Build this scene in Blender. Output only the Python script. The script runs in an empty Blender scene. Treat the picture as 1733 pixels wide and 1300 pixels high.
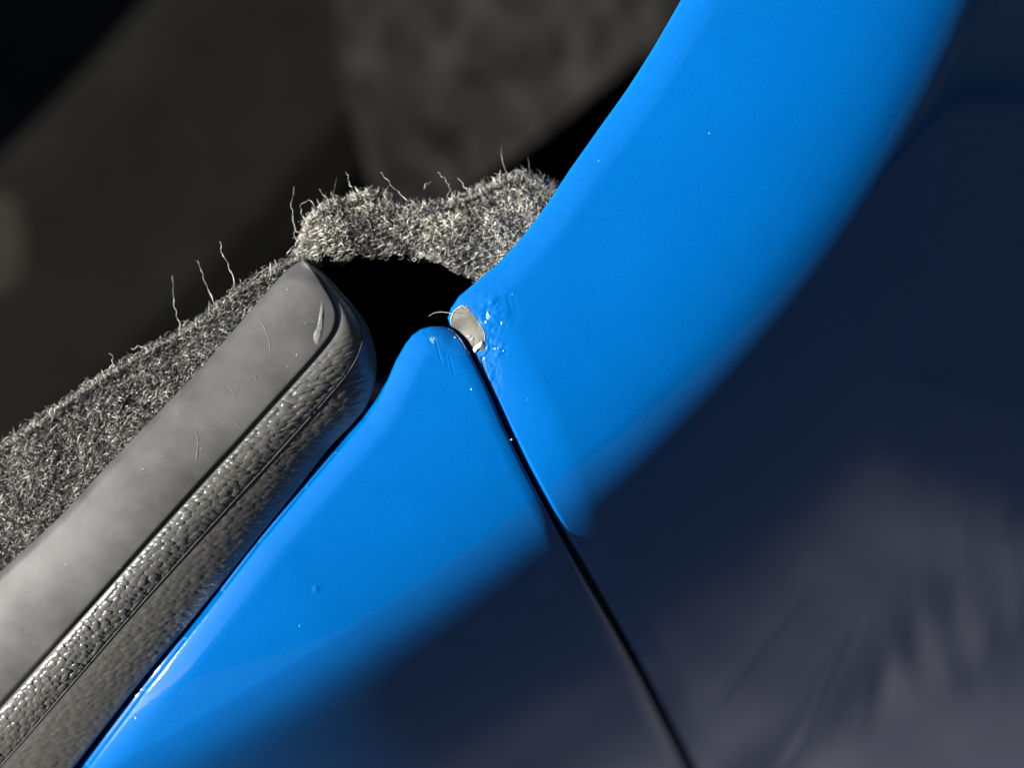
import bpy, math, random
import numpy as np

random.seed(7)
rng = np.random.default_rng(11)

# ---------------------------------------------------------------- scale, camera, world, sun
S = 7.5e-5                    # metres per photo pixel in the plane of focus
D = 2666.0                    # camera distance from that plane, in the same unit (0.2 m)
CX, CY = 866.5, 650.0
PITCH = math.radians(27)      # the camera looks down at the bodywork
HEIGHT = 0.42                 # height of the paint chip above the ground
cp, sp = math.cos(PITCH), math.sin(PITCH)
AX = np.array([[1, 0, 0], [0, sp, cp], [0, -cp, sp]])      # rows: panel x, y, z axes in the world

sc = bpy.context.scene
cam_data = bpy.data.cameras.new('camera')
cam = bpy.data.objects.new('camera', cam_data)
sc.collection.objects.link(cam)
sc.camera = cam
cam.location = tuple(AX[2] * D * S + np.array([0, 0, HEIGHT]))
cam.rotation_euler = (math.pi / 2 - PITCH, 0, 0)
cam_data.sensor_width = 36
cam_data.lens = 36 * D / 1733.0
cam_data.clip_start = 0.01
cam_data.clip_end = 200
cam_data.dof.use_dof = True
cam_data.dof.focus_distance = (D + 15) * S
cam_data.dof.aperture_fstop = 8.0
cam_data.dof.aperture_blades = 0

SUN = np.array([-0.86, -0.03, 0.50])
SUN = SUN / np.linalg.norm(SUN)
sw = SUN @ AX                                             # towards the sun, in the world
elev = math.asin(sw[2])
world = bpy.data.worlds.new('World')
sc.world = world
world.use_nodes = True
nt = world.node_tree
bg = nt.nodes['Background']
sky = nt.nodes.new('ShaderNodeTexSky')
sky.sky_type = 'NISHITA'
sky.sun_disc = False
sky.air_density = 0.6
sky.dust_density = 0.4
sky.ozone_density = 2.0
sky.sun_elevation = elev
sky.sun_rotation = math.atan2(sw[0], sw[1])
nt.links.new(sky.outputs[0], bg.inputs[0])
bg.inputs[1].default_value = 0.05

sun_data = bpy.data.lights.new('sun', 'SUN')
sun_data.energy = 5.0
sun_data.angle = math.radians(0.53)
sun_data.color = (1.0, 0.97, 0.92)
sun = bpy.data.objects.new('sun', sun_data)
sc.collection.objects.link(sun)
sun.location = tuple(sw * 3)
from mathutils import Vector
sun.rotation_euler = Vector(sw).to_track_quat('Z', 'Y').to_euler()

sc.view_settings.view_transform = 'Standard'
sc.view_settings.look = 'None'
sc.view_settings.gamma = 1
sc.view_settings.use_curve_mapping = False
sc.view_settings.exposure = 1.5

# ---------------------------------------------------------------- helpers
def V(px, py, z):
    """photo pixel + height over the plane of focus (in pixels) -> world metres"""
    px, py, z = np.broadcast_arrays(np.asarray(px, float), np.asarray(py, float), np.asarray(z, float))
    k = (D - z) / D
    loc = np.stack([(px - CX) * k, (CY - py) * k, z], -1) * S
    return loc @ AX + np.array([0, 0, HEIGHT])

def tag(o, label=None, cat=None, kind=None, group=None):
    if label: o['label'] = label
    if cat: o['category'] = cat
    if kind: o['kind'] = kind
    if group: o['group'] = group
    return o

def empty(name, at):
    o = bpy.data.objects.new(name, None)
    o.empty_display_size = 0.005
    o.location = tuple(at)
    sc.collection.objects.link(o)
    return o

def mesh_obj(name, verts, faces, mat, parent=None, smooth=True, attr=None):
    verts = np.asarray(verts, float).reshape(-1, 3)
    faces = np.asarray(faces, int)
    base = np.array([verts[:, 0].mean(), verts[:, 1].mean(), verts[:, 2].min()])
    me = bpy.data.meshes.new(name)
    n, k = faces.shape
    me.vertices.add(len(verts))
    me.vertices.foreach_set('co', (verts - base).astype(np.float32).ravel())
    me.loops.add(n * k)
    me.loops.foreach_set('vertex_index', faces.astype(np.int32).ravel())
    me.polygons.add(n)
    me.polygons.foreach_set('loop_start', (np.arange(n) * k).astype(np.int32))
    me.polygons.foreach_set('loop_total', np.full(n, k, np.int32))
    me.polygons.foreach_set('use_smooth', np.full(n, smooth))
    if attr is not None:
        a = me.attributes.new('tone', 'FLOAT', 'POINT')
        a.data.foreach_set('value', np.asarray(attr, np.float32).ravel())
    me.update(calc_edges=True)
    me.validate()
    me.materials.append(mat)
    o = bpy.data.objects.new(name, me)
    sc.collection.objects.link(o)
    if parent is not None:
        o.parent = parent
        o.location = tuple(base - np.array(parent['_at']))
    else:
        o.location = tuple(base)
    o['_at'] = [float(c) for c in base]
    return o

def empty_at(name, at):
    o = empty(name, at)
    o['_at'] = [float(c) for c in at]
    return o

def grid_faces(r, c, flip=False):
    i = np.arange(r * c).reshape(r, c)
    f = np.stack([i[:-1, :-1], i[:-1, 1:], i[1:, 1:], i[1:, :-1]], -1).reshape(-1, 4)
    return f[:, ::-1] if flip else f

def curve(pts, n, cluster=None):
    """smooth resampling of a traced polyline (Catmull-Rom), n points at even arc length"""
    p = np.asarray(pts, float)
    q = np.vstack([2 * p[0] - p[1], p, 2 * p[-1] - p[-2]])
    out = []
    for i in range(1, len(q) - 2):
        t = np.linspace(0, 1, 24, endpoint=False)[:, None]
        a, b, c, d = q[i - 1], q[i], q[i + 1], q[i + 2]
        out.append(0.5 * (2 * b + (c - a) * t + (2 * a - 5 * b + 4 * c - d) * t**2 + (3 * b - a - 3 * c + d) * t**3))
    out = np.vstack(out + [p[-1:]])
    s = np.r_[0, np.cumsum(np.hypot(*np.diff(out, axis=0).T))]
    u = np.linspace(0, 1, n) if cluster is None else cluster
    return np.stack([np.interp(u * s[-1], s, out[:, k]) for k in range(out.shape[1])], -1)

def dist(px, py, line, signed=False):
    """distance from points to a polyline; signed: positive on the right-hand side in the photo when walking down it"""
    P = np.stack([np.ravel(px), np.ravel(py)], -1)
    best = np.full(len(P), 1e18); sg = np.ones(len(P)); tt = np.zeros(len(P))
    for k in range(len(line) - 1):
        a, b = line[k], line[k + 1]
        ab = b - a
        t = np.clip(((P - a) @ ab) / (ab @ ab), 0, 1)
        if signed and k == 0: t = np.minimum(((P - a) @ ab) / (ab @ ab), 1)
        if signed and k == len(line) - 2: t = np.maximum(((P - a) @ ab) / (ab @ ab), 0)
        c = a + t[:, None] * ab
        dd = ((P - c)**2).sum(1)
        m = dd < best
        best[m] = dd[m]
        tt[m] = (k + np.clip(t[m], 0, 1)) / (len(line) - 1)
        cr = ab[0] * (P[:, 1] - c[:, 1]) - ab[1] * (P[:, 0] - c[:, 0])
        sg[m] = np.where(cr[m] < 0, 1, -1)
    r = np.sqrt(best)
    if signed: r = r * sg
    return r.reshape(np.shape(px)), tt.reshape(np.shape(px))

def hash2(ix, iy, seed):
    h = (ix.astype(np.int64) * 374761393 + iy.astype(np.int64) * 668265263 + seed * 974634777) & 0x7fffffff
    h = ((h ^ (h >> 13)) * 1274126177) & 0x7fffffff
    return ((h ^ (h >> 16)) & 0xffff) / 65535.0

def vnoise(x, y, seed=0):
    x = np.asarray(x, float); y = np.asarray(y, float)
    ix, iy = np.floor(x), np.floor(y)
    fx, fy = x - ix, y - iy
    fx = fx**3 * (fx * (fx * 6 - 15) + 10); fy = fy**3 * (fy * (fy * 6 - 15) + 10)
    h = lambda a, b: hash2(ix + a, iy + b, seed)
    return (h(0, 0) * (1 - fx) + h(1, 0) * fx) * (1 - fy) + (h(0, 1) * (1 - fx) + h(1, 1) * fx) * fy

def smooth(a, b, x):
    t = np.clip((x - a) / (b - a), 0, 1)
    return t * t * (3 - 2 * t)

def point_in(px, py, poly):
    inside = np.zeros(np.shape(px), bool)
    j = len(poly) - 1
    for i in range(len(poly)):
        xi, yi = poly[i]; xj, yj = poly[j]
        c = ((yi > py) != (yj > py)) & (px < (xj - xi) * (py - yi) / (yj - yi + 1e-12) + xi)
        inside ^= c
        j = i
    return inside

# ---------------------------------------------------------------- materials
def material(name):
    m = bpy.data.materials.new(name)
    m.use_nodes = True
    return m, m.node_tree, m.node_tree.nodes['Principled BSDF']

def noise_node(t, scale, detail=4, rough=0.55, vec=None):
    n = t.nodes.new('ShaderNodeTexNoise')
    n.inputs['Scale'].default_value = scale
    n.inputs['Detail'].default_value = detail
    n.inputs['Roughness'].default_value = rough
    if vec is not None: t.links.new(vec, n.inputs['Vector'])
    return n

def ramp(t, fac, stops):
    r = t.nodes.new('ShaderNodeValToRGB')
    el = r.color_ramp.elements
    while len(el) < len(stops): el.new(0.5)
    for e, (p, c) in zip(el, stops):
        e.position = p; e.color = (*c, 1)
    t.links.new(fac, r.inputs[0])
    return r

def bump(t, h, strength, distance, bsdf, sock='Normal'):
    b = t.nodes.new('ShaderNodeBump')
    b.inputs['Strength'].default_value = strength
    b.inputs['Distance'].default_value = distance
    t.links.new(h, b.inputs['Height'])
    t.links.new(b.outputs[0], bsdf.inputs[sock])
    return b

def obj_coords(t):
    return t.nodes.new('ShaderNodeTexCoord').outputs['Object']

def make_paint():
    m, t, b = material('blue_car_paint')
    co = obj_coords(t)
    n = noise_node(t, 90, 3, 0.6, co)
    r = ramp(t, n.outputs[0], [(0.3, (0.0, 0.104, 0.37)), (0.7, (0.0, 0.112, 0.395))])
    fl = noise_node(t, 4000, 2, 0.7, co)
    fr = ramp(t, fl.outputs[0], [(0.25, (0.78, 0.78, 0.78)), (0.75, (1, 1, 1))])
    mx = t.nodes.new('ShaderNodeMix'); mx.data_type = 'RGBA'; mx.blend_type = 'MULTIPLY'
    mx.inputs[0].default_value = 1
    t.links.new(r.outputs[0], mx.inputs[6]); t.links.new(fr.outputs[0], mx.inputs[7])
    t.links.new(mx.outputs[2], b.inputs['Base Color'])
    b.inputs['Roughness'].default_value = 0.5
    b.inputs['Specular IOR Level'].default_value = 0.03
    b.inputs['Coat Weight'].default_value = 1.0
    b.inputs['Coat Roughness'].default_value = 0.05
    b.inputs['Coat IOR'].default_value = 1.65
    p = noise_node(t, 1500, 2, 0.5, co)
    bump(t, p.outputs[0], 0.04, 0.0002, b, 'Coat Normal')
    return m
PAINT = make_paint()

def plain(name, col, rough=0.5, spec=0.5, var=0.25, scale=600, bumpd=0.0, bscale=3000, detail=5):
    m, t, b = material(name)
    co = obj_coords(t)
    n = noise_node(t, scale, detail, 0.6, co)
    lo = tuple(c * (1 - var) for c in col); hi = tuple(min(1, c * (1 + var)) for c in col)
    r = ramp(t, n.outputs[0], [(0.3, lo), (0.7, hi)])
    t.links.new(r.outputs[0], b.inputs['Base Color'])
    b.inputs['Roughness'].default_value = rough
    b.inputs['Specular IOR Level'].default_value = spec
    if bumpd:
        p = noise_node(t, bscale, 3, 0.6, co)
        bump(t, p.outputs[0], 0.6, bumpd, b)
    return m

def make_fibre(name, stops, rough=0.3):
    m, t, b = material(name)
    a = t.nodes.new('ShaderNodeAttribute')
    a.attribute_name = 'tone'
    r = ramp(t, a.outputs['Fac'], stops)
    t.links.new(r.outputs[0], b.inputs['Base Color'])
    b.inputs['Roughness'].default_value = rough
    b.inputs['Specular IOR Level'].default_value = 0.6
    return m

TRIM = plain('grey_plastic', (0.049, 0.049, 0.0475), 0.60, 0.36, 0.42, 170, 0.00001, 9000)
GRAIN = plain('grained_plastic', (0.080, 0.078, 0.072), 0.33, 0.7, 0.15, 900)
SCUFF = plain('pale_scuff', (0.14, 0.138, 0.13), 0.6, 0.4, 0.25, 4000)
PRIMER = plain('beige_primer', (0.078, 0.074, 0.060), 0.6, 0.4, 0.16, 900, 0.00002, 2500)
CHIPEDGE = plain('broken_paint_edge', (0.30, 0.33, 0.36), 0.45, 0.5, 0.2, 3000)
DULL = plain('scraped_blue_paint', (0.09, 0.19, 0.36), 0.45, 0.5, 0.35, 5000)
LIFTED_GLINT = plain('lifted_coat_glint', (0.16, 0.30, 0.46), 0.25, 0.6, 0.4, 6000)
FELTBASE = plain('felt_backing', (0.018, 0.0175, 0.0165), 0.9, 0.1, 0.5, 1800, 0.0001, 5000)
FIBRE = make_fibre('felt_fibre', [(0.0, (0.02, 0.02, 0.02)), (0.45, (0.12, 0.116, 0.107)), (0.8, (0.38, 0.36, 0.31)), (1.0, (0.78, 0.74, 0.62))], 0.17)
TYRE = plain('tyre_rubber', (0.0037, 0.0036, 0.0030), 0.85, 0.04, 0.25, 60)
WELL_SHADE = plain('black_well_shade', (0.0006, 0.0007, 0.0011), 1.0, 0.0, 0.2, 60)  # near black, so the flat backing sheet stands in for deep shade
OLIVE = plain('dried_mud', (0.012, 0.0115, 0.0075), 0.9, 0.1, 0.3, 200)
GLASSY = plain('clear_grit', (0.75, 0.85, 0.92), 0.12, 0.8, 0.1, 4000)

# ---------------------------------------------------------------- ground below and beside the frame, strip and bank added for reflections
def make_ground():
    asphalt = plain('asphalt', (0.045, 0.044, 0.046), 0.95, 0.2, 0.45, 60, 0.004, 180)
    v = [(-40, -40, 0), (40, -40, 0), (40, 40, 0), (-40, 40, 0)]
    tag(mesh_obj('ground', v, [[0, 1, 2, 3]], asphalt), 'dark asphalt ground', None, 'structure')
    m, t, b = material('reflected_streaks')  # pale strip added out of view, streaked to show in the paint's reflections
    co = obj_coords(t)
    mp = t.nodes.new('ShaderNodeMapping'); mp.inputs['Scale'].default_value = (2.5, 60, 1)
    t.links.new(co, mp.inputs[0])
    g1 = noise_node(t, 1.0, 3, 0.6, mp.outputs[0])
    n = noise_node(t, 9, 6, 0.65, co)
    r1 = ramp(t, g1.outputs[0], [(0.36, (0.05, 0.048, 0.05)), (0.5, (0.42, 0.39, 0.40)), (0.64, (0.85, 0.80, 0.82))])
    rr = ramp(t, n.outputs[0], [(0.35, (0.55, 0.52, 0.55)), (0.65, (1, 0.98, 1))])
    mx = t.nodes.new('ShaderNodeMix'); mx.data_type = 'RGBA'; mx.blend_type = 'MULTIPLY'
    mx.inputs[0].default_value = 1
    t.links.new(r1.outputs[0], mx.inputs[6]); t.links.new(rr.outputs[0], mx.inputs[7])
    sx = t.nodes.new('ShaderNodeSeparateXYZ'); t.links.new(co, sx.inputs[0])
    ab = t.nodes.new('ShaderNodeMath'); ab.operation = 'ABSOLUTE'; t.links.new(sx.outputs[0], ab.inputs[0])
    n2 = noise_node(t, 6, 6, 0.7, co)
    ad = t.nodes.new('ShaderNodeMath'); ad.operation = 'MULTIPLY_ADD'; ad.inputs[1].default_value = 0.16
    t.links.new(n2.outputs[0], ad.inputs[0]); t.links.new(ab.outputs[0], ad.inputs[2])
    mr = t.nodes.new('ShaderNodeMapRange'); mr.interpolation_type = 'SMOOTHERSTEP'
    mr.inputs[1].default_value = 0.18; mr.inputs[2].default_value = 0.36
    t.links.new(ad.outputs[0], mr.inputs[0])
    m3 = t.nodes.new('ShaderNodeMix'); m3.data_type = 'RGBA'
    ay = t.nodes.new('ShaderNodeMath'); ay.operation = 'ABSOLUTE'; t.links.new(sx.outputs[1], ay.inputs[0])
    ady = t.nodes.new('ShaderNodeMath'); ady.operation = 'MULTIPLY_ADD'; ady.inputs[1].default_value = 0.03
    t.links.new(n2.outputs[0], ady.inputs[0]); t.links.new(ay.outputs[0], ady.inputs[2])
    my = t.nodes.new('ShaderNodeMapRange'); my.interpolation_type = 'SMOOTHERSTEP'
    my.inputs[1].default_value = 0.14; my.inputs[2].default_value = 0.22
    t.links.new(ady.outputs[0], my.inputs[0])
    mm = t.nodes.new('ShaderNodeMath'); mm.operation = 'MAXIMUM'
    t.links.new(mr.outputs[0], mm.inputs[0]); t.links.new(my.outputs[0], mm.inputs[1])
    t.links.new(mm.outputs[0], m3.inputs[0]); t.links.new(mx.outputs[2], m3.inputs[6]); m3.inputs[7].default_value = (0.045, 0.044, 0.046, 1)
    t.links.new(m3.outputs[2], b.inputs['Base Color'])
    b.inputs['Roughness'].default_value = 0.9
    v = [(-0.06, -0.03, 0.004), (0.66, -0.03, 0.004), (0.66, 0.41, 0.004), (-0.06, 0.41, 0.004)]
    tag(mesh_obj('reflection_strip', v, [[0, 1, 2, 3]], m), 'unseen pale streaked strip added to reflect in the shaded paint', None, 'structure')
    # unseen bank added right of and behind the camera to darken paint reflections
    dark_bank = plain('unseen_dark_bank', (0.020, 0.024, 0.016), 1.0, 0.0, 0.5, 3, 0.02, 25)
    th = np.radians(np.linspace(75, -118, 90)); rr = np.linspace(0, 1, 40)
    R = 2.2 + 5.5 * rr; Z = 0.004 + 6.0 * smooth(0.05, 0.75, rr)
    x = R[None] * np.cos(th)[:, None]; y = R[None] * np.sin(th)[:, None]
    z = Z[None] * smooth(0, 0.08, np.linspace(0, 1, 90))[:, None] * smooth(1, 0.92, np.linspace(0, 1, 90))[:, None] + 0.25 * (vnoise(x * 1.3, y * 1.3, 3) - 0.5) * rr + 0.006
    tag(mesh_obj('reflection_bank', np.stack([x, y, z], -1), grid_faces(90, 40), dark_bank), 'unseen dark bank added to darken the reflections in the paint', None, 'structure')
make_ground()

# ---------------------------------------------------------------- the body's base surface
TERM = curve([(1760, -260), (1668, 0), (1615, 150), (1528, 280), (1450, 395), (1370, 495), (1285, 605), (1180, 722),
              (1085, 808), (1000, 880), (920, 950), (820, 1020), (700, 1100), (580, 1172), (460, 1245), (340, 1315), (180, 1410)], 400)
_u = np.linspace(-1, 1, 400)
TERM = np.stack([np.polyval(np.polyfit(_u, TERM[:, k], 4), _u[::3]) for k in (0, 1)], -1) + np.array([-14.0, -13.0])
_d = np.arange(-2200, 1600, 1.0)
_al = np.interp(_d, [-2200, -900, -600, -400, -260, -150, -80, -30, 0, 40, 120, 300, 700, 1600],
                    [-13, -10, -6, -2.5, 2, 7.5, 15, 28, 40, 47, 50, 54, 59, 61])
_k = np.hanning(61); _k /= _k.sum()
_al = np.convolve(np.pad(_al, 30, mode='edge'), _k, mode='valid')
_zz = -np.cumsum(np.tan(np.radians(_al)))
_zz -= np.interp(-420, _d, _zz)

_Z0 = float(np.interp(-70, _d, _zz))

def base_z(px, py):
    d, _ = dist(px, py, TERM, signed=True)
    z = np.interp(d, _d, _zz)
    a = (np.asarray(px) - 720) * -0.707 + (np.asarray(py) - 680) * 0.707
    m = 0.44 * (np.clip(np.asarray(py) - 150, 0, 1400) / 1150)**2
    z = z + np.minimum(z - _Z0, 0) * m
    a = np.maximum(a - 350, 0)
    return z - 0.0003 * a * a

ARCH = [(1232, -140), (1152, 0), (1107, 78), (1060, 152), (1010, 222), (966, 284), (926, 345), (884, 400), (842, 446), (802, 480), (776, 502)]
CORNER = [(763, 522), (757.5, 538), (761, 550)]
GAPF = [(773, 562), (786, 577), (799, 598), (829, 658), (861, 722), (896, 790), (938, 866), (988, 952), (1042, 1046), (1100, 1150), (1158, 1264), (1205, 1360), (1250, 1450)]
GAPB = [(783, 576), (795, 596), (824, 654), (853, 722), (886, 790), (926, 866), (973, 952), (1026, 1046), (1083, 1150), (1140, 1264), (1187, 1360), (1230, 1450)]
TRIMSIDE = [(727, 553), (712, 557), (698, 567), (686, 582), (670, 610), (656, 644), (640, 676), (618, 711), (578, 758), (520, 826), (440, 921), (348, 1041), (246, 1170), (148, 1302), (40, 1450)]
TIP = [(740, 552.5), (753, 553), (767, 559)]

def lip(g, r):
    q = np.clip(1 - g / r, 0, 1)
    return -r * (1 - np.sqrt(np.maximum(0, 1 - q * q)))

CHIP = [(763, 541), (767, 530), (774, 522), (783, 517.5), (791, 523), (801, 534.5), (811, 548), (818.5, 562), (820, 576), (816, 587), (809, 594), (801, 598),
        (797, 590), (791, 580), (784, 570), (775, 562), (767, 555), (764, 548)]

def crackle(px, py, cx, cy, rx, ry, amp, seed=3):
    w = np.exp(-(((px - cx) / rx)**2 + ((py - cy) / ry)**2)**1.3)
    a = px * 0.8 + py * 0.3; b = py * 0.9 - px * 0.35
    n = np.abs(vnoise(a / 9, b / 15, seed) - 0.5) * 2 + 0.5 * np.abs(vnoise(a / 4.5, b / 7, seed + 5) - 0.5) * 2
    return amp * w * (n - 0.6)

def crack_line(px, py, pts, depth, width):
    g, _ = dist(px, py, np.asarray(pts, float))
    return -depth * np.exp(-(g / width)**2)

RIPPLES = [  # shallow waves added to the skin to imitate reflected streaks: line, height, half-width
    ([(1722, 250), (1660, 470), (1605, 720), (1565, 960), (1548, 1180), (1545, 1340)], 1.0, 10),
    ([(1760, 330), (1712, 520), (1655, 780), (1612, 1050), (1592, 1340)], 0.9, 9),
    ([(1775, 520), (1716, 800), (1668, 1060), (1640, 1340)], 1.0, 11),
    ([(1780, 700), (1735, 960), (1700, 1340)], 0.8, 12),
    ([(1190, 1215), (1232, 1160), (1290, 1090), (1355, 1005), (1400, 930)], -1.1, 13),
    ([(1318, 1320), (1372, 1235), (1410, 1150), (1450, 1075), (1480, 1000)], -1.5, 10),
    ([(1440, 1330), (1475, 1230), (1500, 1130), (1510, 1010)], 1.0, 12)]

def ripple(px, py):
    z = 0
    for pts, amp, w in RIPPLES:
        g, t = dist(px, py, curve(pts, 24))
        z = z + amp * np.exp(-(g / w)**2) * smooth(0, 0.35, t) * smooth(1.0, 0.75, t) if pts[0][1] < 800 else z + amp * np.exp(-(g / w)**2) * smooth(0, 0.15, t) * smooth(1.0, 0.5, t)
    return z

def fender_z(px, py):
    gap = np.asarray(GAPF, float)
    arch = np.asarray(ARCH + CORNER + GAPF[:1], float)
    gg, tt = dist(px, py, gap)
    ga, _ = dist(px, py, arch)
    z = base_z(px, py)
    w = np.interp(py, [480, 600, 720, 870, 950, 1300], [90, 92, 84, 58, 54, 44])
    tb = np.tan(np.radians(np.interp(py, [450, 560, 700, 860, 960, 1300], [10, 17, 16, 9.5, 8, 8])))
    q = np.clip(1 - gg / w, 0, 1)
    ex = np.interp(py, [600, 900, 1100], [1.7, 1.5, 1.3])
    z = z - tb * w * (q**ex) / ex
    q = np.clip(1 - ga / 60, 0, 1)
    z = z - 12 * q**2
    gb = np.minimum(gg, ga)
    z = z + lip(gb, 7)
    if np.size(px) > 20000: z = z + ripple(px, py)
    z = z + crackle(px, py, 829, 530, 26, 38, 3.0) + crackle(px, py, 838, 592, 26, 12, 2.2, 9) + crackle(px, py, 832, 640, 14, 34, 1.2, 21)
    z = z + crack_line(px, py, [(859, 500), (867, 530), (871, 545)], 0.9, 2.0) + crack_line(px, py, [(868, 498), (873, 520), (876, 540)], 0.7, 2)
    z = z + crack_line(px, py, [(828, 575), (829, 592), (822, 602), (816, 606)], 1.2, 1.6) + crack_line(px, py, [(816, 606), (819, 628), (824, 650)], 1.4, 1.8)
    return z

def build_fender():
    nu, nv = 900, 240
    u0 = np.linspace(0, 1, nu)
    left = curve(ARCH + CORNER + GAPF, nu)
    right = np.stack([np.full(nu, 1960.0), np.interp(u0, [0, 0.46, 1], [-200, 560, 1480])], -1)
    v = 1 - np.cos(np.linspace(0, math.pi / 2, nv))
    px = left[:, None, 0] * (1 - v) + right[:, None, 0] * v
    py = left[:, None, 1] * (1 - v) + right[:, None, 1] * v
    z = fender_z(px, py)
    # turned-back flange
    fl = [(2.0, 26), (3.0, 120)]
    after = (np.arange(nu) > np.argmin(np.abs(left[:, 0] - 773) + np.abs(left[:, 1] - 562)))
    fo = (after * smooth(562, 600, left[:, 1]) * smooth(1050, 820, left[:, 1]))[:, None]
    px = np.concatenate([left[:, None, 0] + 8 - 40 * fo, left[:, None, 0] + 1.5 - 9 * fo, px], 1)
    py = np.concatenate([left[:, None, 1] + 2, left[:, None, 1], py], 1)
    z0 = z[:, :1]
    z = np.concatenate([z0 - 140, z0 - 20, z], 1)
    root = empty_at('fender', V(900, 700, -200))
    tag(root, 'glossy blue car fender with a chipped, crazed corner beside the panel gap', 'fender')
    mesh_obj('outer_skin', V(px, py, z), grid_faces(nu, nv + 2, True), PAINT, root)
    return root
fender = build_fender()

# chip: bare primer patch with a broken paint rim
def build_chip():
    c = curve(CHIP + CHIP[:1], 160)[:-1]
    ctr0 = np.array([790.0, 560.0]); jag = 1 + 0.16 * (vnoise(np.arange(159) / 4.0, np.zeros(159), 77) - 0.4)
    c = np.where((c[:, :1] > 786) & (c[:, 1:] < 592), ctr0 + (c - ctr0) * (jag[:, None] + 0.06), c)
    ctr = np.array([790.0, 560.0])
    rings = np.linspace(0, 1, 26)
    px = ctr[0] + (c[:, None, 0] - ctr[0]) * rings
    py = ctr[1] + (c[:, None, 1] - ctr[1]) * rings
    z = fender_z(px, py)
    z = z + 1.3 * (1 - rings**6)[None] + 0.6
    z += 1.6 * (vnoise(px / 16, py / 9, 4) - 0.5) * smooth(555, 580, py) + 0.8 * (vnoise(px / 6, py / 5, 8) - 0.5) * smooth(566, 580, py)
    f = grid_faces(len(c), 26)
    i = np.arange(len(c) * 26).reshape(len(c), 26)
    wrap = np.stack([i[-1, :-1], i[-1, 1:], i[0, 1:], i[0, :-1]], -1)
    tag(mesh_obj('primer_patch', V(px, py, z), np.vstack([f, wrap]), PRIMER, fender), 'bare beige patch where the blue paint has broken away')

def tube(path, rad, sides=6, zfun=None, closed=False):
    """path: N x 3 (px, py, z); rad: scalar or N -> verts (photo units), faces"""
    p = np.asarray(path, float); n = len(p)
    r = np.broadcast_to(np.asarray(rad, float), (n,))
    t = np.gradient(p, axis=0)
    if closed: t = np.roll(p, -1, 0) - np.roll(p, 1, 0)
    t /= np.linalg.norm(t, axis=1)[:, None] + 1e-9
    up = np.array([0, 0, 1.0]) + 0.001
    a = np.cross(t, up); a /= np.linalg.norm(a, axis=1)[:, None] + 1e-9
    b = np.cross(a, t)
    th = np.arange(sides) * 2 * math.pi / sides
    v = p[:, None] + r[:, None, None] * (a[:, None] * np.cos(th)[None, :, None] + b[:, None] * np.sin(th)[None, :, None])
    i = np.arange(n * sides).reshape(n, sides)
    j = np.roll(i, -1, 1)
    f = np.stack([i[:-1], j[:-1], j[1:], i[1:]], -1).reshape(-1, 4)
    if closed:
        f = np.vstack([f, np.stack([i[-1], j[-1], j[0], i[0]], -1)])
    return v.reshape(-1, 3), f

build_chip()
def rim(pts, width, name, mat, parent, zf, lift=1.0, n=60):
    c = curve(pts, n)
    z = zf(c[:, 0], c[:, 1]) + lift
    w = np.asarray(width) if np.ndim(width) else np.full(n, width)
    if len(w) != n: w = np.interp(np.linspace(0, 1, n), np.linspace(0, 1, len(w)), w)
    w = w * (0.75 + 0.5 * vnoise(np.arange(n) / 5.0, np.zeros(n), len(pts)))
    v, f = tube(np.c_[c, z], w, 6)
    return mesh_obj(name, V(v[:, 0], v[:, 1], v[:, 2]), f, mat, parent)
rim([(764.5, 550), (763.2, 541), (767, 530), (774, 522), (783, 517.5), (788, 521)], [0.7, 1.3, 1.2, 1.1, 1.2, 0.6], 'paint_edge', CHIPEDGE, fender, fender_z, 1.4)
rim([(789, 520), (801, 534), (811.5, 548), (819.5, 562), (820.5, 576)], [0.7, 0.9, 1.0, 1.3, 1.0], 'paint_edge', DULL, fender, fender_z, 0.5)

def flake_patch(pts, name, mat, parent, zf, lift, seed, amp=1.5):
    c = curve(pts + pts[:1], 60)[:-1]
    ctr = c.mean(0)
    rr = np.linspace(0, 1, 10)
    px = ctr[0] + (c[:, None, 0] - ctr[0]) * rr; py = ctr[1] + (c[:, None, 1] - ctr[1]) * rr
    z = zf(px, py) + lift * (1 - rr**4)[None] + amp * (vnoise(px / 4, py / 4, seed) - 0.5) * (1 - rr**2) + 0.15
    i = np.arange(600).reshape(60, 10)
    f = np.vstack([grid_faces(60, 10), np.stack([i[-1, :-1], i[-1, 1:], i[0, 1:], i[0, :-1]], -1)])
    return mesh_obj(name, V(px, py, z), f, mat, parent)
flake_patch([(799, 593), (803, 586), (810, 581), (816, 577), (815.5, 585), (809, 592), (803, 597)], 'paint_flake', CHIPEDGE, fender, lambda x, y: fender_z(x, y) + 3, 1.6, 3)
flake_patch([(789, 567), (795, 567.5), (796, 570), (790, 569.5)], 'paint_flake', CHIPEDGE, fender, lambda x, y: fender_z(x, y) + 2.8, 1.2, 5)
flake_patch([(796, 573), (801, 572), (800, 575), (796, 575.5)], 'paint_flake', CHIPEDGE, fender, lambda x, y: fender_z(x, y) + 2.8, 1.2, 6)

for k, (x, y, w, h) in enumerate([(826, 534, 3.5, 7), (822, 545, 2.5, 3), (849, 547, 1.5, 3), (838, 590, 3, 1.8)]):  # pale flakes of lifted coat with the sun's glint put into their colour
    ring = [(x + w * (0.8 + 0.5 * random.random()) * math.cos(q), y + h * (0.8 + 0.5 * random.random()) * math.sin(q)) for q in np.arange(8) * math.pi / 4]
    flake_patch(ring, 'glint_flake', LIFTED_GLINT, fender, fender_z, 0.9, 30 + k, 2.4)

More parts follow.
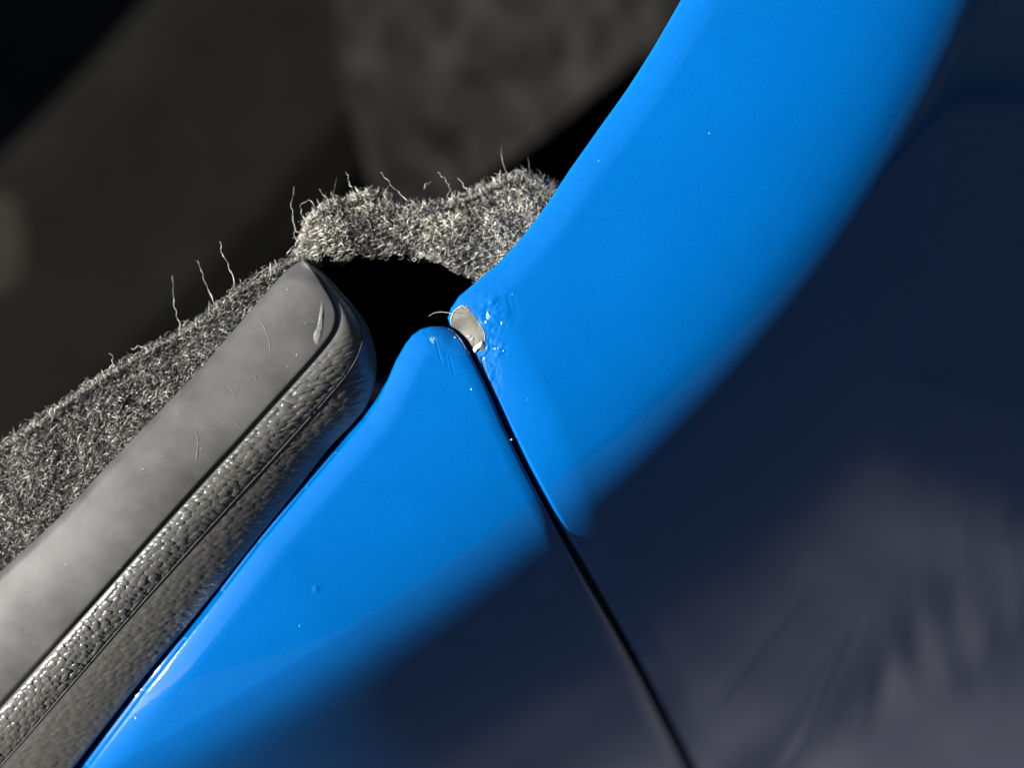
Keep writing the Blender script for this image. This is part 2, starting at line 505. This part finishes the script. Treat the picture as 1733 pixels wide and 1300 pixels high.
# ---------------------------------------------------------------- bumper
def bumper_z(px, py):
    gap = np.asarray(TIP[1:] + GAPB, float)
    side = np.asarray((TRIMSIDE[::-1] + TIP), float)
    gg, _ = dist(px, py, gap)
    gs, _ = dist(px, py, side)
    z = base_z(px, py)
    z = z - 5 * np.clip(1 - gg / 26, 0, 1)**2 - 11 * np.clip(1 - gs / 50, 0, 1)**2
    z = z + lip(np.minimum(gg, gs), 6) - 2
    z = z + crackle(px, py, 733, 577, 8, 7, 1.6, 13)
    z = z + crack_line(px, py, [(736, 576), (741, 590), (745, 606), (748, 613)], 0.55, 1.3) + crack_line(px, py, [(761, 604), (768, 632)], 0.35, 1.5) + crack_line(px, py, [(754, 600), (758, 622)], 0.3, 1.4)
    z = z + 1.6 * np.exp(-(((px - 535) / 4)**2 + ((py - 998) / 6)**2)**2) + 1.0 * np.exp(-(((px - 756 - (py - 912) * -0.8) / 2)**2 + ((py - 912) / 4)**2))
    return z

def build_bumper():
    ns, nv = 520, 240
    cl = np.linspace(0, 1, ns)**1.5
    top = np.array([[740, 552.5]])
    L = curve([TIP[0]] + TRIMSIDE, 0, cluster=cl)
    fo = smooth(590, 740, L[:, 1])[:, None]
    R = curve(TIP + GAPB, 0, cluster=cl)
    v = 0.5 * (1 - np.cos(np.linspace(0, math.pi, nv)))
    px = L[:, None, 0] * (1 - v) + R[:, None, 0] * v
    py = L[:, None, 1] * (1 - v) + R[:, None, 1] * v
    z = bumper_z(px, py)
    px = np.concatenate([L[:, None, 0] + 8 - 68 * fo, L[:, None, 0] + 1.5 - 16 * fo, px, R[:, None, 0] - 1.5, R[:, None, 0] - 8], 1)
    py = np.concatenate([L[:, None, 1] + 4 - 24 * fo, L[:, None, 1] + .6 - 6 * fo, py, R[:, None, 1] + .6, R[:, None, 1] + 4], 1)
    z = np.concatenate([z[:, :1] - 170, z[:, :1] - 50, z, z[:, -1:] - 20, z[:, -1:] - 150], 1)
    root = empty_at('bumper', V(720, 1100, -250))
    tag(root, 'blue bumper panel tapering to a rounded scuffed tip between trim and gap', 'bumper')
    mesh_obj('outer_skin', V(px, py, z), grid_faces(ns, nv + 4), PAINT, root)
    return root
bumper = build_bumper()
flake_patch([(726, 574), (731, 570), (737, 571), (739, 575), (734, 576), (735, 581), (730, 579), (728, 577)], 'scuff', DULL, bumper, bumper_z, 0.12, 8, 0.9)
rim([(757, 555.5), (766, 560), (773, 567), (781, 577), (789, 592)], [0.5, 1.0, 1.1, 0.9, 0.4], 'worn_edge', DULL, bumper, bumper_z, -0.2)

# ---------------------------------------------------------------- felt liner
FELT_U = [(-220, 905), (-80, 800), (0, 752), (60, 712), (150, 648), (250, 588), (330, 543), (400, 490), (455, 455), (497, 432), (507, 408), (518, 374), (548, 346), (585, 338), (622, 324),
          (660, 336), (695, 348), (750, 346), (800, 326), (850, 302), (885, 295), (945, 316), (1060, 360)]
FELT_L = [(20, 1320), (150, 1180), (260, 1050), (340, 960), (400, 890), (440, 820), (470, 740), (490, 660), (500, 590), (508, 540), (516, 505), (526, 470), (545, 430),
          (576, 447), (602, 432), (640, 437), (690, 430), (745, 447), (800, 474), (870, 510), (1000, 570)]
_U = curve(FELT_U, 260)

def felt_z(px, py):
    q, _ = dist(px, py, _U)
    off = np.interp(px, [0, 400, 510, 560, 640, 800, 1000], [-50, -50, -58, -72, -92, -105, -115])
    z = base_z(px, py) + off
    z = z - 26 * np.clip(1 - q / 50, 0, 1)**2
    z = z + 9 * (vnoise(px / 60, py / 60, 31) - 0.5) + 6 * (vnoise(px / 22, py / 22, 32) - 0.5)
    return z

felt = empty_at('felt_wheel_liner', V(500, 600, -220))
tag(felt, 'fuzzy grey felt liner with a frayed edge behind the trim and panels', 'felt liner')
def build_felt():
    U, L = curve(FELT_U, 320), curve(FELT_L, 320)
    v = np.linspace(0, 1, 90)**1.3
    px = U[:, None, 0] * (1 - v) + L[:, None, 0] * v
    py = U[:, None, 1] * (1 - v) + L[:, None, 1] * v
    z = felt_z(px, py)
    px = np.concatenate([U[:, None, 0], px], 1); py = np.concatenate([U[:, None, 1] + 40, py], 1)
    z = np.concatenate([z[:, :1] - 60, z], 1)
    mesh_obj('backing', V(px, py, z), grid_faces(320, 91), FELTBASE, felt)
build_felt()

def fibres(name, px, py, ang, length, lift, rad, tone, curl, zoff, K=5, sides=3, tilt=None):
    """a mass of short curled fibres as thin tubes"""
    N = len(px)
    t = np.linspace(0, 1, K)
    a = ang[:, None] + curl[:, None] * (t[None] - 0.5)
    step = length[:, None] / (K - 1)
    x = px[:, None] + np.cumsum(np.cos(a) * step, 1) - length[:, None] * np.cos(ang)[:, None] * 0.35
    y = py[:, None] + np.cumsum(np.sin(a) * step, 1) - length[:, None] * np.sin(ang)[:, None] * 0.35
    z = felt_z(px, py)[:, None] + zoff[:, None] + lift[:, None] * np.sin(t * math.pi * 0.75)[None] ** 1.2
    if tilt is not None: z = z + tilt[:, None] * t[None]
    P = np.stack([x, y, z], -1)
    T = np.gradient(P, axis=1); T /= np.linalg.norm(T, axis=2)[..., None] + 1e-9
    A = np.cross(T, np.array([0.05, 0.02, 1.0])); A /= np.linalg.norm(A, axis=2)[..., None] + 1e-9
    B = np.cross(A, T)
    th = np.arange(sides) * 2 * math.pi / sides
    taper = np.array([0.6] + [1.0] * (K - 2) + [0.45])
    r = rad[:, None] * taper[None]
    R = P[:, :, None] + r[..., None, None] * (A[:, :, None] * np.cos(th)[:, None] + B[:, :, None] * np.sin(th)[:, None])
    i = np.arange(N * K * sides).reshape(N, K, sides); j = np.roll(i, -1, 2)
    F = np.stack([i[:, :-1], j[:, :-1], j[:, 1:], i[:, 1:]], -1).reshape(-1, 4)
    R = R.reshape(-1, 3)
    o = mesh_obj(name, V(R[:, 0], R[:, 1], R[:, 2]), F, FIBRE, felt, True, np.repeat(tone, K * sides))
    return tag(o, kind='stuff')

def scatter(n, poly):
    poly = np.asarray(poly, float)
    lo, hi = poly.min(0), poly.max(0)
    out = []
    c = 0
    while c < n:
        p = lo + rng.random((n * 2, 2)) * (hi - lo)
        p = p[point_in(p[:, 0], p[:, 1], poly)]
        out.append(p); c += len(p)
    return np.vstack(out)[:n]

POLY_LEFT = FELT_U[:10] + [(530, 470), (440, 560), (340, 680), (220, 800), (100, 930), (-20, 1010), (-120, 1100)]
POLY_RIGHT = FELT_U[9:] + [(1000, 560), (870, 506), (800, 470), (745, 443), (690, 427), (640, 433), (602, 429), (576, 446), (545, 427), (528, 466), (510, 500)]

def pile():
    # flat combed pile beside the trim
    p = scatter(34000, POLY_LEFT); N = len(p)
    ang = np.radians(rng.normal(-28, 30, N)) + np.where(rng.random(N) < 0.5, 0, math.pi)
    tone = np.clip(rng.beta(0.9, 1.8, N) + 0.35 * (vnoise(p[:, 0] / 45, p[:, 1] / 45, 5) - 0.5), 0, 1)
    fibres('combed_pile', p[:, 0], p[:, 1], ang, rng.uniform(6, 22, N), rng.uniform(0, 9, N), rng.uniform(0.32, 0.66, N), tone,
           rng.normal(0, 1.5, N), rng.uniform(-4, 7, N))
    # loose tufts on the torn side
    p = scatter(32000, POLY_RIGHT); N = len(p)
    w = smooth(370, 430, p[:, 1] - (p[:, 0] - 620) * 0.10)         # combed towards the panels, tangled towards the tear
    ang = np.where(rng.random(N) < w, np.radians(rng.normal(-22, 16, N)), rng.uniform(0, 2 * math.pi, N))
    tone = np.clip(rng.beta(1.2, 1.2, N) + 0.55 * (vnoise(p[:, 0] / 38, p[:, 1] / 38, 6) - 0.5) + 0.12 * smooth(545, 515, p[:, 0]), 0, 1)
    fibres('torn_pile', p[:, 0], p[:, 1], ang, rng.uniform(6, 22, N), rng.uniform(1, 14, N), rng.uniform(0.34, 0.72, N), tone,
           rng.normal(0, 2.0, N), rng.uniform(-6, 14, N))
    # frayed fringe along the upper edge
    U = curve(FELT_U, 4200); T = np.gradient(U, axis=0); Nn = np.stack([T[:, 1], -T[:, 0]], -1)
    Nn /= np.linalg.norm(Nn, axis=1)[:, None]
    keep = rng.random(len(U)) < np.where(U[:, 0] > 495, 0.85, 0.5)
    U, Nn = U[keep], Nn[keep]; N = len(U)
    a = np.arctan2(Nn[:, 1], Nn[:, 0]) + rng.normal(0, 0.75, N)
    big = np.where(U[:, 0] > 495, 1.0, 0.6)
    fibres('frayed_fringe', U[:, 0] - Nn[:, 0] * 8, U[:, 1] - Nn[:, 1] * 8, a, (rng.gamma(2.0, 4.5, N) * big + 4) * (0.25 + 1.7 * vnoise(U[:, 0] / 14, U[:, 1] / 14, 61) ** 1.5), rng.uniform(0, 14, N), rng.uniform(0.3, 0.65, N),
           np.clip(rng.beta(1.8, 2.0, N), 0, 1), rng.normal(0, 2.2, N), rng.uniform(0, 30, N), K=7)
pile()

STRAYS = [[(402, 496), (397, 480), (388, 455), (379, 430), (370, 410)], [(366, 520), (352, 490), (345, 470), (338, 452), (333, 442)], [(305, 560), (299, 535), (296, 512), (293, 490), (291, 468)],
          [(594, 318), (590, 305), (588, 292)], [(690, 340), (672, 322), (655, 305), (645, 293)], [(758, 335), (760, 318), (752, 300), (741, 292)],
          [(718, 320), (722, 312), (729, 306)], [(790, 322), (783, 310), (774, 302)], [(500, 395), (494, 365), (496, 335), (500, 316)],
          [(512, 360), (509, 348), (520, 338), (532, 344), (528, 356), (516, 364)], [(505, 378), (520, 366), (528, 370), (522, 386), (508, 388)],
          [(506, 412), (498, 398), (500, 385), (496, 372), (492, 364)], [(487, 427), (496, 418), (503, 411)], [(558, 352), (552, 336), (543, 320)],
          [(566, 350), (565, 332), (560, 322)], [(432, 470), (444, 460), (456, 452), (462, 456)], [(465, 462), (468, 448), (466, 440)], [(250, 590), (235, 585), (222, 592)],
          [(180, 632), (190, 612), (186, 596)], [(62, 722), (75, 708), (92, 700)]]
for k, pts in enumerate(STRAYS):
    c = curve(pts, 26)
    z = np.interp(np.linspace(0, 1, 26), [0, 1], [-70, -70 - 14 * (k % 3)]) + 5 * (vnoise(np.arange(26) / 4.0, np.zeros(26), k) - 0.5)
    v, f = tube(np.c_[c + 2.6 * (np.stack([vnoise(np.arange(26) / 3.0, np.zeros(26), k + 50), vnoise(np.arange(26) / 3.0, np.ones(26) * 9, k + 90)], -1) - 0.5) * 2, z],
                np.linspace(0.45, 0.3, 26) * (0.35 + 1.3 * vnoise(np.arange(26) / 2.0, np.zeros(26), k + 7)), 5)
    mesh_obj('stray_fibre', V(v[:, 0], v[:, 1], v[:, 2]), f, FIBRE, felt, True, np.full(len(v), 0.82))

# ---------------------------------------------------------------- plastic trim
A_ = [(511, 440), (492, 452), (462, 482), (430, 519), (384, 572), (332, 632), (282, 684), (228, 740), (165, 806), (100, 876), (0, 968), (-90, 1052), (-200, 1150)]
B_ = [(513, 440.5), (534, 463), (554, 492), (567, 514), (573, 536), (567, 562), (546, 592), (502, 642), (452, 697), (400, 755), (348, 811), (250, 920), (150, 1033), (0, 1200), (-130, 1340)]
M_ = [(515, 441), (544, 463), (574, 496), (600, 532), (613, 566), (607, 598), (588, 632), (552, 676), (508, 725), (456, 783), (398, 846), (318, 934), (226, 1037), (130, 1148), (30, 1264), (-100, 1410)]
C_ = [(517, 441.5), (547, 462), (578, 494), (604, 524), (624, 556), (636, 598), (636, 640), (622, 684), (598, 716), (556, 760), (500, 832), (420, 931), (330, 1043), (230, 1164), (122, 1302), (0, 1450)]
HA, HB, HM, HC = 22, 42, 12, -34

def trim_line(pts, n):
    """resample so that stations on the four lines face each other across the strip"""
    u = np.linspace(0, 1, n)
    return curve(pts, n)

trim = empty_at('wheel_arch_trim', V(300, 850, -150))
tag(trim, 'grey plastic wheel arch trim strip with smooth scuffed face and grained side', 'trim strip')

def strip(name, P, Q, hp, hq, n, m, mat, shape=None, tex=None, backs=None, flip=False):
    a, b = curve(P, n), curve(Q, n)
    v = np.linspace(0, 1, m)
    px = a[:, None, 0] * (1 - v) + b[:, None, 0] * v
    py = a[:, None, 1] * (1 - v) + b[:, None, 1] * v
    tipf = smooth(0, 0.05, np.linspace(0, 1, n))[:, None]
    z = base_z(px, py) + (hp * (1 - v) + hq * v)[None]
    if shape is not None: z = z + shape(v)[None] * tipf
    if tex is not None:
        s = np.r_[0, np.cumsum(np.hypot(*np.diff((a + b) / 2, axis=0).T))]
        w = np.hypot(*(b - a).T)
        z = z + tex(s[:, None] + 0 * v[None], w[:, None] * v[None], v[None] + 0 * s[:, None], px, py)
    if backs is not None:
        dz, dx, dy, end = backs
        if end:
            px = np.concatenate([px, px[:, -1:] + dx], 1); py = np.concatenate([py, py[:, -1:] + dy], 1); z = np.concatenate([z, z[:, -1:] + dz], 1)
        else:
            px = np.concatenate([px[:, :1] + dx, px], 1); py = np.concatenate([py[:, :1] + dy, py], 1); z = np.concatenate([z[:, :1] + dz, z], 1)
        m += 1
    return mesh_obj(name, V(px, py, z), grid_faces(n, m, flip), mat, trim)

def top_shape(v):
    return 10 * np.sin(np.clip(v, 0, 1) * math.pi) ** 0.8 - 10 * np.clip(1 - v / 0.10, 0, 1)**2 - 5 * smooth(0.95, 1.0, v)

def cells(x, y, seed):
    """distance to the nearest of jittered points, one per unit cell"""
    ix, iy = np.floor(x), np.floor(y)
    best = np.full(x.shape, 9.0); who = np.zeros(x.shape)
    for a in (-1, 0, 1):
        for b in (-1, 0, 1):
            jx = ix + a + 0.15 + 0.7 * hash2(ix + a, iy + b, seed); jy = iy + b + 0.15 + 0.7 * hash2(ix + a, iy + b, seed + 1)
            dd = (x - jx)**2 + (y - jy)**2
            who = np.where(dd < best, hash2(ix + a, iy + b, seed + 2), who)
            best = np.minimum(best, dd)
    return np.sqrt(best), who

def grain(s, w, v, px, py):
    warp = 9 * (vnoise(s / 34, w / 34, 71) - 0.5)
    st = np.interp(s, [0, 300, 700, 1300], [1.9, 1.7, 1.25, 1.1])
    sz = 8.4
    d1, who = cells((s + 0.45 * w + warp) / sz, (w + warp * 0.6) / (sz * st), 41)
    h = np.sqrt(np.maximum(0, 1 - (d1 / 0.62)**2))
    h = h * (0.25 + 0.95 * who) * (0.6 + 0.5 * vnoise(s / 60, w / 40, 43))
    edge = smooth(0.05, 0.14, v) * smooth(1.0, 0.93, v)
    fade = smooth(120, 230, s)
    return 2.7 * h * edge * fade

top = strip('top_face', A_, B_, HA, HB - 7, 420, 60, TRIM, top_shape, None, (-110, 14, 12, False))
side = strip('grained_side', B_, M_, HB - 12.6, HM, 1000, 84, GRAIN, lambda v: 7 * np.sin(v * math.pi), grain)
low = strip('lower_edge', M_, C_, HM, HC, 1000, 44, GRAIN, lambda v: 4 * np.sin(v * math.pi)* 1.0, lambda s, w, v, px, py: 0.5 * grain(s, w, v, px, py), (-70, -12, -8, True))
# moulding seam where the two grained faces meet
c = curve(M_, 300)
v_, f_ = tube(np.c_[c, base_z(c[:, 0], c[:, 1]) + HM + 0.6], np.interp(np.arange(300), [0, 20, 60, 120, 300], [0.5, 0.8, 1.2, 1.1, 0.9]), 6)
mesh_obj('moulding_seam', V(v_[:, 0], v_[:, 1], v_[:, 2]), f_, TRIM, trim)

A_c, B_c = curve(A_, 400), curve(B_, 400)
def trim_top_z(px, py):
    da, _ = dist(px, py, A_c); db, _ = dist(px, py, B_c)
    v = da / (da + db + 1e-6)
    return base_z(px, py) + HA * (1 - v) + (HB - 7) * v + top_shape(v)

SCRATCH = [[(438, 539), (447, 554), (453, 570), (457, 588), (457, 604)], [(385, 651), (392, 661), (399, 674)], [(330, 726), (335, 745), (334, 765), (331, 784)],
           [(398, 710), (404, 722), (410, 726)], [(368, 704), (374, 712), (381, 718)], [(431, 634), (434, 646)], [(195, 962), (215, 961), (228, 962)], [(270, 770), (278, 774)]]
for k, pts in enumerate(SCRATCH):
    rim(pts, [0.2, 0.8, 0.5, 0.8, 0.15], 'scratch', SCUFF, trim, trim_top_z, 0.1, 24)
flake_patch([(545, 505), (548, 520), (547, 540), (545, 560), (538, 582), (532, 578), (531, 566), (537, 552), (541, 530)], 'gouge', SCUFF, trim, trim_top_z, 1.2, 14, 1.0)

# ---------------------------------------------------------------- grit and lint
GRIT = [(1200, 225), (867, 498), (1013, 272), (893, 676), (835, 591), (852, 594), (843, 589)]
grit_i = 0
def speck(px, py, r, zf, parent):
    th = np.linspace(0, math.pi, 5)[1:-1]; ph = np.arange(7) * 2 * math.pi / 7
    z0 = float(zf(np.array([px]), np.array([py]))[0])
    v = [(px, py, z0 + r)]
    for t_ in th:
        for p_ in ph:
            k = r * (0.8 + 0.4 * random.random())
            v.append((px + k * math.sin(t_) * math.cos(p_), py + k * math.sin(t_) * math.sin(p_), z0 + k * math.cos(t_) * 0.8))
    v.append((px, py, z0 - r))
    f = []
    for j in range(7):
        f.append((0, 1 + j, 1 + (j + 1) % 7, 1 + (j + 1) % 7))
    F = [(0, 1 + j, 1 + (j + 1) % 7) for j in range(7)]
    for i in range(2):
        for j in range(7):
            a, b = 1 + i * 7 + j, 1 + i * 7 + (j + 1) % 7
            F += [(a, a + 7, b), (b, a + 7, b + 7)]
    F += [(len(v) - 1, 15 + (j + 1) % 7, 15 + j) for j in range(7)]
    v = np.array(v)
    return mesh_obj('paint_nib', V(v[:, 0], v[:, 1], v[:, 2]), F, GLASSY, parent)
for (x, y) in GRIT: speck(x, y, random.uniform(0.6, 1.1), fender_z, fender)
for (x, y, r) in [(770, 571, 1.4), (866, 744, 1.4), (798, 659, 1.4), (230, 1216, 2.0), (507, 1060, 0.9)]: speck(x, y, r, bumper_z, bumper)
for k in range(12):
    u = rng.integers(20, 330); w = rng.uniform(0.15, 0.85)
    x, y = A_c[u] * (1 - w) + B_c[u] * w
    speck(x, y, rng.uniform(0.5, 1.1), trim_top_z, trim).name = 'dust_grain'

c = curve([(726, 535), (734, 530), (745, 528), (757, 529), (764, 531)], 30)
v_, f_ = tube(np.c_[c, np.linspace(-30, 3, 30)], np.linspace(0.2, 0.4, 30), 5)
tag(mesh_obj('lint_hair', V(v_[:, 0], v_[:, 1], v_[:, 2]), f_, FIBRE, None, True, np.full(len(v_), 0.85)), 'single pale hair poking out beside the chipped paint', 'hair')

# ---------------------------------------------------------------- inside the wheel well
def sheet(name, outline_fn, n, m, mat, parent=None):
    u, v = np.meshgrid(np.linspace(0, 1, n), np.linspace(0, 1, m), indexing='ij')
    px, py, z = outline_fn(u, v)
    return mesh_obj(name, V(px, py, z), grid_faces(n, m, True), mat, parent)

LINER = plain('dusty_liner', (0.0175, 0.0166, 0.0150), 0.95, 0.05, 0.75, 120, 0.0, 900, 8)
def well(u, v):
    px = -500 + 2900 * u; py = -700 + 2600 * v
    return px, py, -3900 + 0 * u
tag(sheet('well_shade', well, 12, 12, WELL_SHADE), 'black sheet standing in for the shade deep in the wheel well', None, 'structure')

def inner(u, v):
    e = 560 + 60 * v + 22 * np.sin(v * 8)
    px = e + (1500 - e) * u; bot = np.interp(px, [560, 700, 760, 830, 950, 1060, 1200, 1500], [420, 390, 350, 292, 205, 112, 20, -120]); py = -420 + (bot + 420) * v
    z = -2300 - 200 * u + 40 * (vnoise(px / 150, py / 260, 3) - 0.5) + 10 * (vnoise(px / 40, py / 60, 4) - 0.5)
    return px, py, z
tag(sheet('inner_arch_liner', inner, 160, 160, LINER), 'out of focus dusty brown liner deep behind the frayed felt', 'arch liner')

def build_tyre():
    root = empty_at('tyre', V(200, 300, -1250))
    tag(root, 'blurred black tyre sidewall inside the wheel well', 'tyre')
    # sidewall: annulus centred up and left of the frame
    c = np.array([-1900.0, -1750.0])
    th = np.radians(np.linspace(12, 78, 160))
    prof = np.array([(2770, -3200), (2780, -2830), (2794, -2785), (2900, -2760), (3120, -2730), (3134, -2712), (3160, -2712), (3172, -2726), (3220, -2730), (3262, -2775), (3280, -2890), (3285, -3200)], float)
    px = c[0] + prof[None, :, 0] * np.cos(th)[:, None]; py = c[1] + prof[None, :, 0] * np.sin(th)[:, None]
    z = np.broadcast_to(prof[None, :, 1], px.shape)
    mesh_obj('sidewall', V(px, py, z), grid_faces(160, len(prof)), TYRE, root)
    o = flake_patch([(-60, 330), (20, 335), (38, 380), (40, 440), (22, 480), (-60, 500)], 'mud_smear', OLIVE, root, lambda x, y: np.interp(np.hypot(x + 1900, y + 1750), prof[:9, 0], prof[:9, 1]) + 1, 3, 4, 2)
build_tyre()
for o in bpy.data.objects:
    if '_at' in o: del o['_at']
